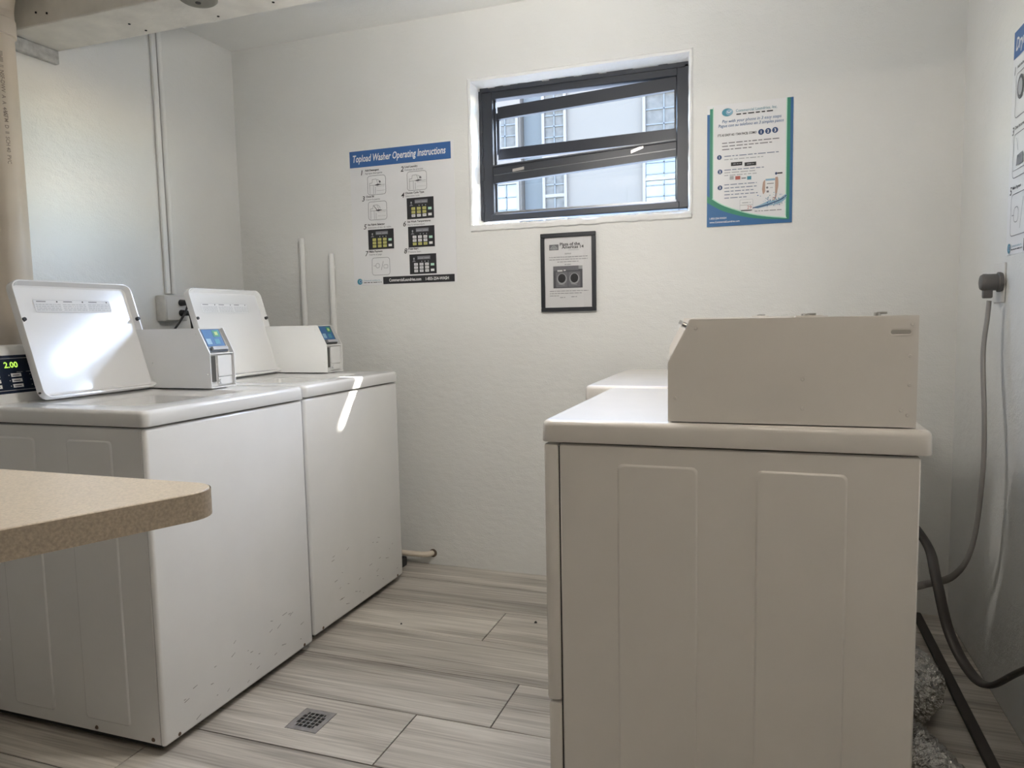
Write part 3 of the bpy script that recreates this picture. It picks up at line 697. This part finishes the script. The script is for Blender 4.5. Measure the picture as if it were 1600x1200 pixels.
steps = [(170, 322, 'Add Detergent', 'Agregue detergente'), (455, 295, 'Load Laundry', 'Coloque las prendas'), (178, 510, 'Close lid', 'Cierre la puerta'), (460, 484, 'Choose Cycle Type', 'Seleccione ciclo'),
         (190, 712, 'Set Fabric Selector', 'Seleccione el tipo de tejido'), (475, 690, 'Set Wash Temperatures', 'Elija la temperatura'), (202, 905, 'Make Payment', 'Inserte el pago'), (482, 885, 'Press Start', 'Presione Start')]
def outline(P, cx0, cy0, cx1, cy1, c, lw=.0016):
    u0, v0 = c((cx0+0), (cy0+cy1)/2); u1, _ = c(cx1, (cy0+cy1)/2); _, va = c((cx0+cx1)/2, cy0); _, vb = c((cx0+cx1)/2, cy1)
    P.line('diagram_box', GREY, 2, rrect(u0, u1, vb, va, .012, 4), lw, True); return u0, vb, u1, va
def washer_sketch(P, r, kind):
    u0, v0, u1, v1 = r; W_, H_ = u1-u0, v1-v0
    q = lambda a, b: (u0+a*W_, v0+b*H_)
    L = lambda *p, w_=.0012: P.line('diagram_line', GREY, 3, [q(*k) for k in p], w_)
    L((.12, .04), (.12, .62)); L((.12, .5), (.96, .5)); L((.32, .04), (.32, .48)); L((.42, .04), (.42, .4)); L((.5, .42), (.95, .42), w_=.0007); L((.5, .2), (.95, .2), w_=.0006); L((.12, .62), (.25, .62)); L((.25, .62), (.27, .80), (.48, .82), (.58, .55))
    if kind == 3: L((.3, .78), (.5, .5), w_=.003); L((.5, .82), (.62, .72), (.66, .58))
    else: L((.52, .80), (.70, .70), (.74, .6)); P.ell('diagram_line', GREY, 3, *q(.68, .66), W_*.055, H_*.06, 10)
    P.put('diagram_line', MIDG, 3, [q(.36, .5), q(.56, .46), q(.76, .53), q(.56, .56)])
def keypad(P, cx0, cy0, cx1, cy1, c, hot):
    u0, _ = c(cx0, (cy0+cy1)/2); u1, _ = c(cx1, (cy0+cy1)/2); _, v1 = c((cx0+cx1)/2, cy0); _, v0 = c((cx0+cx1)/2, cy1)
    P.rect('panel_picture', INK, 2, u0, v0, u1, v1); W_, H_ = u1-u0, v1-v0; q = lambda a, b: (u0+a*W_, v0+b*H_)
    P.rect('panel_display', GREY, 3, *q(.30, .73), *q(.78, .90)); P.words('panel_text', LGREY, 4, *[q(.32, 0)[0], q(.76, 0)[0]], q(0, .78)[1], .006, random.Random(2))
    P.ell('panel_text', LGREY, 3, *q(.17, .78), .0034, .0045, 10); P.put('panel_text', GREY, 3, [q(.1, .62), q(.24, .62), q(.17, .73)])
    for i in range(3):
        P.ell('panel_text', LGREY, 3, *q(.46+.12*i, .63), .002, .003, 8)
        for j in range(3):
            y = .10+.165*j
            P.rect('panel_button_lit' if j in hot else 'panel_button', YELL if j in hot else WHITE, 3, *q(.17+.205*i, y), *q(.31+.205*i, y+.125))
            P.rect('panel_button_text', GREY, 4, *q(.19+.205*i, y+.05), *q(.29+.205*i, y+.075))
    for j in range(2): P.rect('panel_button_side', MINT if j else WHITE, 3, *q(.79, .12+.28*j), *q(.92, .24+.28*j))
t, P = poster('poster', 'white washer instruction poster with blue title banner', None, (1, 0, 0), .512, .606, (OX, 0, OZ))
instructions(P, ('Topload Washer Operating Instructions', 1), steps, c1, 0)
for bx_, kd in (((207, 343, 337, 480), 1), ((492, 312, 632, 448), 2), ((213, 530, 345, 662), 3)): washer_sketch(P, outline(P, *bx_, c1), kd)
r = outline(P, 240, 935, 367, 1060, c1); u0, v0, u1, v1 = r
P.line('diagram_line', GREY, 3, [(u0+.047, v0+.022), (u0+.058, v0+.062)], .0016); P.line('diagram_line', GREY, 3, rrect(u0+.06, u0+.08, v0+.03, v0+.045, .003, 2), .0012, True)
P.line('diagram_line', GREY, 3, rrect(u0+.02, u0+.038, v0+.032, v0+.052, .008, 3), .0014, True); P.line('diagram_line', GREY, 3, [(u0+.008, v0+.042), (u0+.02, v0+.042)], .0014)
for bx_, hot in (((490, 500, 684, 654), (1, 2)), ((212, 730, 396, 874), (0, 1, 2)), ((500, 707, 690, 858), (0,)), ((510, 908, 703, 1052), ())): keypad(P, *bx_, c1, hot)
def footer(P):
    P.rect('footer_bar', INK, 1, .150, .003, .5015, .0355)
    P.text('footer_text', WHITE, 2, 'CommercialLaundries.com', .180, .0135, width=.160, height=.0135, bold=.022); P.text('footer_text', WHITE, 2, '1-855-254-WASH', .362, .0135, width=.112, height=.0135, bold=.022)
    P.ell('logo', TEAL, 2, .030, .018, .0135, .0135, 24); P.ell('logo', AQUA, 3, .034, .0185, .008, .0085, 20); P.ell('logo', BLUE2, 4, .035, .0185, .004, .0045, 14); P.rect('logo', WHITE, 4, .036, .0175, .0445, .020)
    P.text('logo_text', TEAL, 2, 'Commercial Laundries, Inc.', .050, .0195, width=.086, height=.006); P.words('logo_text', INK, 2, .050, .142, .0115, .0055, random.Random(9))
footer(P); P.build()
# dryer poster on the right wall, only its left edge shows
q = at(1588, 45, 0, XR); q2 = at(1573, 400, 0, XR)
t, P = poster('poster', 'white dryer instruction poster with blue banner on the right wall above the outlet', None, (0, -1, 0), .512, .606, (XR, -.528, q2.z))
P.rect('banner', BLUE, 1, .006, .527, .506, .599); P.text('title', WHITE, 2, 'Dryer Operating Instructions', .024, .546, width=.44, height=.034, bold=.018, shear=.22)
for k, (v0, v1, s) in enumerate(((.365, .485, 'Add clothes'), (.205, .325, 'Clean lint screen'), (.050, .165, 'Make Payment'))):
    P.text('step_number', INK, 2, '135'[k], .020, v1-.002, height=.022, bold=.006, shear=.2); P.text('step_title', INK, 2, s, .042, v1+.010, height=.0085, bold=.02)
    P.line('diagram_box', GREY, 2, rrect(.035, .21, v0, v1-.004, .014, 4), .0022, True)
    P.text('step_number', INK, 2, '246'[k], .270, v1-.002, height=.022, bold=.006, shear=.2); P.line('diagram_box', GREY, 2, rrect(.29, .46, v0, v1-.004, .014, 4), .0022, True)
P.ell('diagram_line', MIDG, 3, .075, .440, .026, .032, 20); P.ell('diagram_line', LGREY, 4, .075, .440, .017, .022, 20)
P.put('diagram_line', GREEN if False else GREY, 3, [(.065, .235), (.12, .235), (.115, .265), (.07, .262)]); P.line('diagram_line', GREY, 3, [(.04, .225), (.2, .225)], .0015); P.line('diagram_line', GREY, 3, [(.06, .31), (.075, .275)], .002)
P.line('diagram_line', GREY, 3, rrect(.062, .10, .085, .125, .015, 4), .002, True); P.line('diagram_line', GREY, 3, [(.046, .105), (.062, .105)], .002); P.line('diagram_line', GREY, 3, [(.115, .065), (.135, .145)], .002)
footer(P); P.build()
# phone payment poster, blue and green
PX, PZ, PWd, PHt = 1.472, 1.446, .3055, .452
t, P = poster('poster', 'blue and green bordered phone payment poster beside the window', None, (1, 0, 0), PWd, PHt, (PX, 0, PZ))
def c2(cx, cy):
    x, z = wp(1090+.19166*cx, 140+.19166*cy); return x-PX, z-PZ
def curve(pts, n=10):
    o = []; V_ = [Vector(p) for p in pts]
    for i in range(len(V_)-1):
        a, b_, c_, d = V_[max(i-1, 0)], V_[i], V_[i+1], V_[min(i+2, len(V_)-1)]
        for k in range(n):
            s = k/n; o.append(tuple(.5*((2*b_)+(c_-a)*s+(2*a-5*b_+4*c_-d)*s*s+(3*b_-a-3*c_+d)*s**3)))
    return o+[tuple(V_[-1])]
def band(name, m, lay, top, base):       # fill between a curve and a base line v = base
    for (a, b_), (c_, d) in zip(top, top[1:]): P.put(name, m, lay, [(a, base), (c_, base), (c_, d), (a, b_)])
swoop = curve([(0.0, .118), (.022, .102), (.05, .083), (.078, .069), (.12, .052), (.167, .037), (.22, .026), (.287, .016)])
P.rect('border', BLUE2, 1, 0, 0, .010, .42); P.rect('border', GREEN, 1, .010, 0, .0205, .44); P.rect('border_edge', MINT, 2, .0205, .085, .0235, .445)
P.rect('border', GREEN, 1, .2845, 0, .296, PHt); P.rect('border', BLUE2, 1, .296, 0, PHt and .3055, PHt); P.rect('border_edge', MINT, 2, .2810, .026, .2845, PHt)
band('swoosh_green', GREEN, 3, swoop, 0); band('swoosh_blue', BLUE2, 4, [(a, max(b_-.022*(1-a/.3)-.003, .001)) for a, b_ in swoop]+[(PWd, .012)], 0)
P.line('border_edge', MINT, 5, [(a, b_+.002) for a, b_ in swoop if a > .018], .004)
P.text('poster_text', WHITE, 6, '1-855-254-WASH', .010, .0275, width=.062, height=.0075, bold=.012); P.text('poster_text', WHITE, 6, 'www.CommercialLaundries.com', .010, .0135, width=.110, height=.0075, bold=.012)
u, v = c2(250, 186); P.ell('logo', TEAL, 2, u-.003, v, .020, .0145, 24); P.ell('logo', AQUA, 3, u+.004, v, .0125, .011, 20); P.line('logo', WHITE, 4, [(u-.004, v+.003), (u+.003, v-.004), (u+.012, v+.005)], .0022); P.line('logo', TEAL, 4, [(u-.002, v-.006), (u+.008, v-.006)], .002)
u, v = c2(312, 185); P.text('heading', TEAL, 2, 'Commercial Laundries, Inc.', u, v, width=.146, height=.0105); P.words('heading_line', INK, 2, u+.002, u+.137, v-.0105, .0085, random.Random(4))
u, v = c2(200, 280); P.text('tagline', BLUE2, 2, 'Pay with your phone in 3 easy steps', u, v+.002, width=.210, height=.0115, shear=.2); u, v = c2(170, 316); P.text('tagline', BLUE2, 2, 'Pague con su telefono en 3 simples pasos', u, v+.001, width=.232, height=.0115, shear=.2)
u, v = c2(163, 388); P.text('tagline_black', INK, 2, "IT'S AS EASY AS / TAN FACIL COMO", u, v, width=.140, height=.0085, bold=.02, shear=.15)
for k, cx in enumerate((518, 575, 632)):
    u, v = c2(cx, 346-8*k); P.ell('number_disc', NAVY, 2, u, v, .0105, .0105, 20); P.text('number', WHITE, 3, str(k+1), u, v-.0055, height=.011, bold=.02, align=.5)
rn = random.Random(12)
for cy, a, b_ in ((440, 200, 665), (466, 200, 606), (492, 200, 440)):
    u, v = c2(a, cy); u1, _ = c2(b_, cy); P.words('body_text', GREY, 2, u, u1, v-.002, .0068, rn)
for cy, cyb, a, ends in ((555, 548, 178, (662, 535)), (672, 660, 183, (550, 480, 482)), (802, 780, 183, (482, 482, 455, 490, 400))):
    u, v = c2(a, cy); P.ell('number_disc', NAVY, 2, u, v, .0088, .0088, 20); P.text('number', WHITE, 3, {555: '1', 672: '2', 802: '3'}[cy], u, v-.0045, height=.0092, bold=.02, align=.5)
    for j, e_ in enumerate(ends):
        u, v = c2(218, cyb+27*j if cy != 672 else cyb+22*j); u1, _ = c2(e_, cyb); P.words('body_text', TEXTB if cy == 802 or j == 0 else LGREY, 2, u, u1, v-.001, .0062, rn)
for cx, wd, m in ((272, 94, INK), (383, 95, INK)):
    u, v = c2(cx, 612); P.rect('store_badge', m, 2, u, v-.006, u+wd*.000435, v+.0075); P.words('store_badge_text', LGREY, 3, u+.008, u+.036, v, .004, rn)
for cx, wd, m in ((262, 34, LGREY), (308, 42, RED), (358, 38, GREY), (404, 35, TEAL)):
    u, v = c2(cx, 725); P.rect('card_badge', m, 2, u, v-.005*(1 if m is not GREY else .3), u+wd*.00042, v+.008*(1 if m is not GREY else .3))
# hand holding a phone over a splash of water
u, v = c2(595, 800)
P.put('hand_picture', SKIN, 2, curve([(u+.016, v+.036), (u+.025, v+.036), (u+.027, v+.008), (u+.024, v-.012), (u+.018, v-.042), (u+.008, v-.046), (u+.012, v-.012), (u+.016, v+.01)], 4))
P.put('hand_picture', SKIN, 2, curve([(u-.027, v+.022), (u-.020, v+.030), (u-.016, v+.018), (u-.018, v-.008), (u-.026, v-.022), (u-.030, v-.004)], 4))
P.put('phone_picture', WHITE, 3, rrect(u-.019, u+.016, v-.036, v+.042, .005, 3)); P.rect('phone_screen', AQUA, 4, u-.018, v+.026, u+.015, v+.033); P.rect('phone_screen', GREY, 4, u-.013, v+.014, u+.011, v+.0165); P.ell('phone_screen', GREY, 4, u-.012, v+.001, .004, .004, 10); P.rect('phone_screen', GREY, 4, u-.014, v-.017, u-.006, v-.010); P.rect('phone_screen', LGREY, 4, u-.002, v-.001, u+.008, v+.001)
u, v = c2(640, 684); P.ell('badge', NAVY, 2, u, v, .004, .005, 12); P.rect('badge', INK, 2, u+.004, v-.002, u+.022, v+.003)
u, v = c2(560, 930); rn2 = random.Random(21)
P.put('water_picture', AQUA, 3, curve([(u-.050, v-.012), (u-.02, v-.002), (u+.01, v+.010), (u+.04, v+.012), (u+.068, v+.030), (u+.068, v+.014), (u+.045, v-.002), (u+.01, v-.008), (u-.03, v-.016)], 4))
P.line('water_wave', NAVY, 5, curve([(u-.050, v-.013), (u-.01, v-.007), (u+.03, v+.004), (u+.055, v+.014), (u+.070, v+.026)], 4), .0035)
for k in range(60): P.ell('water_drop', (WHITE, AQUA, BLUE, TEAL)[k % 4], 4+(k % 3), u+rn2.gauss(.025, .022), v+.012+rn2.gauss(0, .012), rn2.uniform(.0008, .0026), rn2.uniform(.0008, .0026), 7)
u, v = c2(345, 958); P.rect('app_card', WHITE, 6, u, v-.012, u+.046, v+.026); P.line('app_card_line', GREY, 7, [(u, v+.006), (u+.046, v+.006)], .001); P.line('app_card_line', LGREY, 7, [(u, v-.012), (u+.046, v-.012), (u+.046, v+.026), (u, v+.026)], .0009, True); P.words('app_card_line', LGREY, 7, u+.008, u+.038, v+.013, .006, rn); P.text('app_card_number', RED, 7, '29', u+.026, v-.009, height=.0125)
P.rect('app_card_line', INK, 7, u+.004, v-.016, u+.043, v-.013)
u, v = c2(465, 995); P.words('body_text', GREY, 2, u, u+.095, v, .005, rn)
P.build()
# framed notice
FX, FZ, FW_, FH_ = .8045, 1.1365, .2325, .3205
fr = root('framed_notice', 'black framed paper notice with a photo of two dryers under the window', 'framed notice', (FX, 0, FZ))
b = MB()
for q in ((0, FW_, 0, .0165), (0, FW_, FH_-.0165, FH_), (0, .0165, .0165, FH_-.0165), (FW_-.0165, FW_, .0165, FH_-.0165)): b.box(q[0], q[1], -.015, -.0005, q[2], q[3], .0015, 1)
b.build('frame', FRAMEB, fr)
MB().box(.0165, FW_-.0165, -.006, -.001, .0165, FH_-.0165).build('sheet', PAPER, fr)
P = Print((0, -.0062, 0), (1, 0, 0), (0, 0, 1), fr)
P.rect('emblem', GREY, 1, .036, .252, .076, .275); P.put('emblem', LGREY, 2, curve([(.039, .257), (.045, .266), (.056, .272), (.067, .266), (.073, .257), (.056, .2535)], 3)); P.line('emblem', GREY, 3, [(.048, .259), (.056, .269), (.064, .259)], .0015)
P.text('heading', INK, 1, 'Plaza of the', .082, .269, width=.085, height=.0125, bold=.022); P.text('heading', INK, 1, 'Americas 14', .090, .257, width=.092, height=.0125, bold=.022); P.rect('subheading', LGREY, 1, .118, .2495, .162, .2512)
P.text('notice_word', GREY, 1, 'NOTICE', .103, .233, width=.026, height=.0055, bold=.02)
rn = random.Random(31)
for v, a, b_ in ((.222, .036, .198), (.212, .036, .198), (.2025, .070, .160), (.191, .101, .127)): P.words('body_text', GREY, 1, a, b_, v, .0042, rn)
P.rect('photo', MIDG, 1, .052, .096, .176, .186); P.rect('photo_wall', GREY, 2, .052, .168, .160, .186); P.rect('photo_shelf', WHITE, 3, .07, .164, .092, .170); P.rect('photo_shelf', WHITE, 3, .097, .166, .106, .171); P.rect('photo_wall', LGREY, 2, .160, .172, .176, .186)
for cx in (.089, .142):
    P.rect('photo_machine', GREY, 3, cx-.0255, .099, cx+.0255, .162); P.ell('photo_machine', LGREY, 4, cx, .134, .021, .023, 24); P.ell('photo_machine_door', INK, 5, cx, .136, .0165, .0185, 24); P.line('photo_machine', LGREY, 6, [(cx-.015, .113), (cx+.012, .108)], .002)
for v, a, b_ in ((.083, .036, .200), (.0735, .036, .172), (.064, .036, .076), (.0565, .080, .102), (.0585, .128, .152)): P.words('body_text', GREY, 1, a, b_, v, .0042, rn)
P.build()
MB().box(.0166, FW_-.0166, -.0096, -.0090, .0166, FH_-.0166).build('glass', glassmat('frame_glass', (.99, .99, .99)), fr)
# ================================================================== FILL LAMPS (added out of frame to brighten the room)
def fill_tube_lamp(label, loc, power, col, drop, hl):
    lm = root('fill_tube_lamp', label, 'ceiling lamp', loc)
    MB().box(-hl-.05, hl+.05, -.03, .03, -drop+.03, -drop+.06, .006, 2).build('housing', PLATE, lm)
    dfm = mat('fill_lamp_tube', (.9, .9, .9), .5, emit=(col, power))
    MB().cyl((-hl, 0, -drop), (1, 0, 0), .019, 2*hl, 18).build('tube', dfm, lm)
    for x in (-hl-.015, hl): MB().box(x, x+.015, -.024, .024, -drop-.025, -drop+.035, .003, 1).build('tube_holder', PLATE, lm)
    for x in (-hl*.8, hl*.8): MB().cyl((x, 0, -drop+.055), (0, 0, 1), .004, drop-.0555, 8).build('hanger_rod', CHROME, lm)
fill_tube_lamp('added white fill tube lamp hanging in front of the painted beam', (1.0, -1.30, H), FILL_LAMP_A, (1, .955, .885), .465, .15)
fill_tube_lamp('added white fill tube lamp hanging near the ceiling away from the beam', (1.95, -2.6, H), FILL_LAMP_B, (1, .88, .74), .12, .29)
# ================================================================== OUTSIDE
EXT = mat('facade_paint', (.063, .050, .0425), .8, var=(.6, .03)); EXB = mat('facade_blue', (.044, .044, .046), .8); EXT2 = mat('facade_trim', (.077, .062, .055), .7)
EXT2W = mat('blocker_paint', (.6, .59, .56), .8); CURT = mat('curtain', (.046, .040, .037), .9, var=(8, .25)); WPANE = mat('window_glare', (.030, .031, .038), .15, var=(2, .3)); MUNT = mat('muntin', (.045, .045, .05), .7)
struct(MB().box(-40, 40, -30, YF-.16, -.3, -.13).build('ground_front', mat('concrete', (.36, .345, .325), .9, var=(1, .08))), 'concrete yard by the doorway')
struct(MB().box(-40, 40, .21, 60, -.3, -.13).build('ground_back', mat('asphalt', (.17, .168, .165), .9, var=(1, .08))), 'concrete yard behind the window')
struct(MB().prism([(1.88, .205), (3.4, .205), (3.4, 1.45), (2.12, 1.45), (2.12, 1.12), (1.88, 1.12)], 3.0, 3.14, 2).build('sun_blocker_slab', EXT2W), 'added unseen slab above and beside the window that cuts the sunlight')  # added out of view; its stepped outline trims the sun patch indoors
nb = root('neighbour_building', 'tall pale apartment block seen through the window', 'building', (-3, 20, -.13))
def nbx(b): b.v = [(x+3, y-20, z+.13) for x, y, z in b.v]; return b
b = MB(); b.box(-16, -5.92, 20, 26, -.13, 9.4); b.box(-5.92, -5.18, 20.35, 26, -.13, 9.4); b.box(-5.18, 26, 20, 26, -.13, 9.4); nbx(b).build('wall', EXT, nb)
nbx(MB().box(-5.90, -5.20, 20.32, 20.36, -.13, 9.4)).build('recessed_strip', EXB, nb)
def far_window(x0, x1, z0, z1, rail, ncol, nrow, curtain):
    fw = .09
    b = MB(); b.box(x0-fw, x1+fw, 19.9, 20.02, z0-fw, z0); b.box(x0-fw, x1+fw, 19.9, 20.02, z1, z1+fw); b.box(x0-fw, x0, 19.9, 20.02, z0, z1); b.box(x1, x1+fw, 19.9, 20.02, z0, z1)
    if rail: b.box(x0, x1, 19.91, 20.0, rail-.05, rail+.05)
    f = nbx(b).build('window', EXT2, nb)
    nbx(MB().box(x0, x1, 19.97, 19.995, z0, z1)).build('pane', curtain, f)
    b = MB()
    for i in range(1, ncol): x = x0+(x1-x0)*i/ncol; b.box(x-.018, x+.018, 19.94, 19.97, z0, z1)
    for i in range(1, nrow): z = z0+(z1-z0)*i/nrow; b.box(x0, x1, 19.94, 19.97, z-.018, z+.018)
    nbx(b).build('muntin', MUNT, f)
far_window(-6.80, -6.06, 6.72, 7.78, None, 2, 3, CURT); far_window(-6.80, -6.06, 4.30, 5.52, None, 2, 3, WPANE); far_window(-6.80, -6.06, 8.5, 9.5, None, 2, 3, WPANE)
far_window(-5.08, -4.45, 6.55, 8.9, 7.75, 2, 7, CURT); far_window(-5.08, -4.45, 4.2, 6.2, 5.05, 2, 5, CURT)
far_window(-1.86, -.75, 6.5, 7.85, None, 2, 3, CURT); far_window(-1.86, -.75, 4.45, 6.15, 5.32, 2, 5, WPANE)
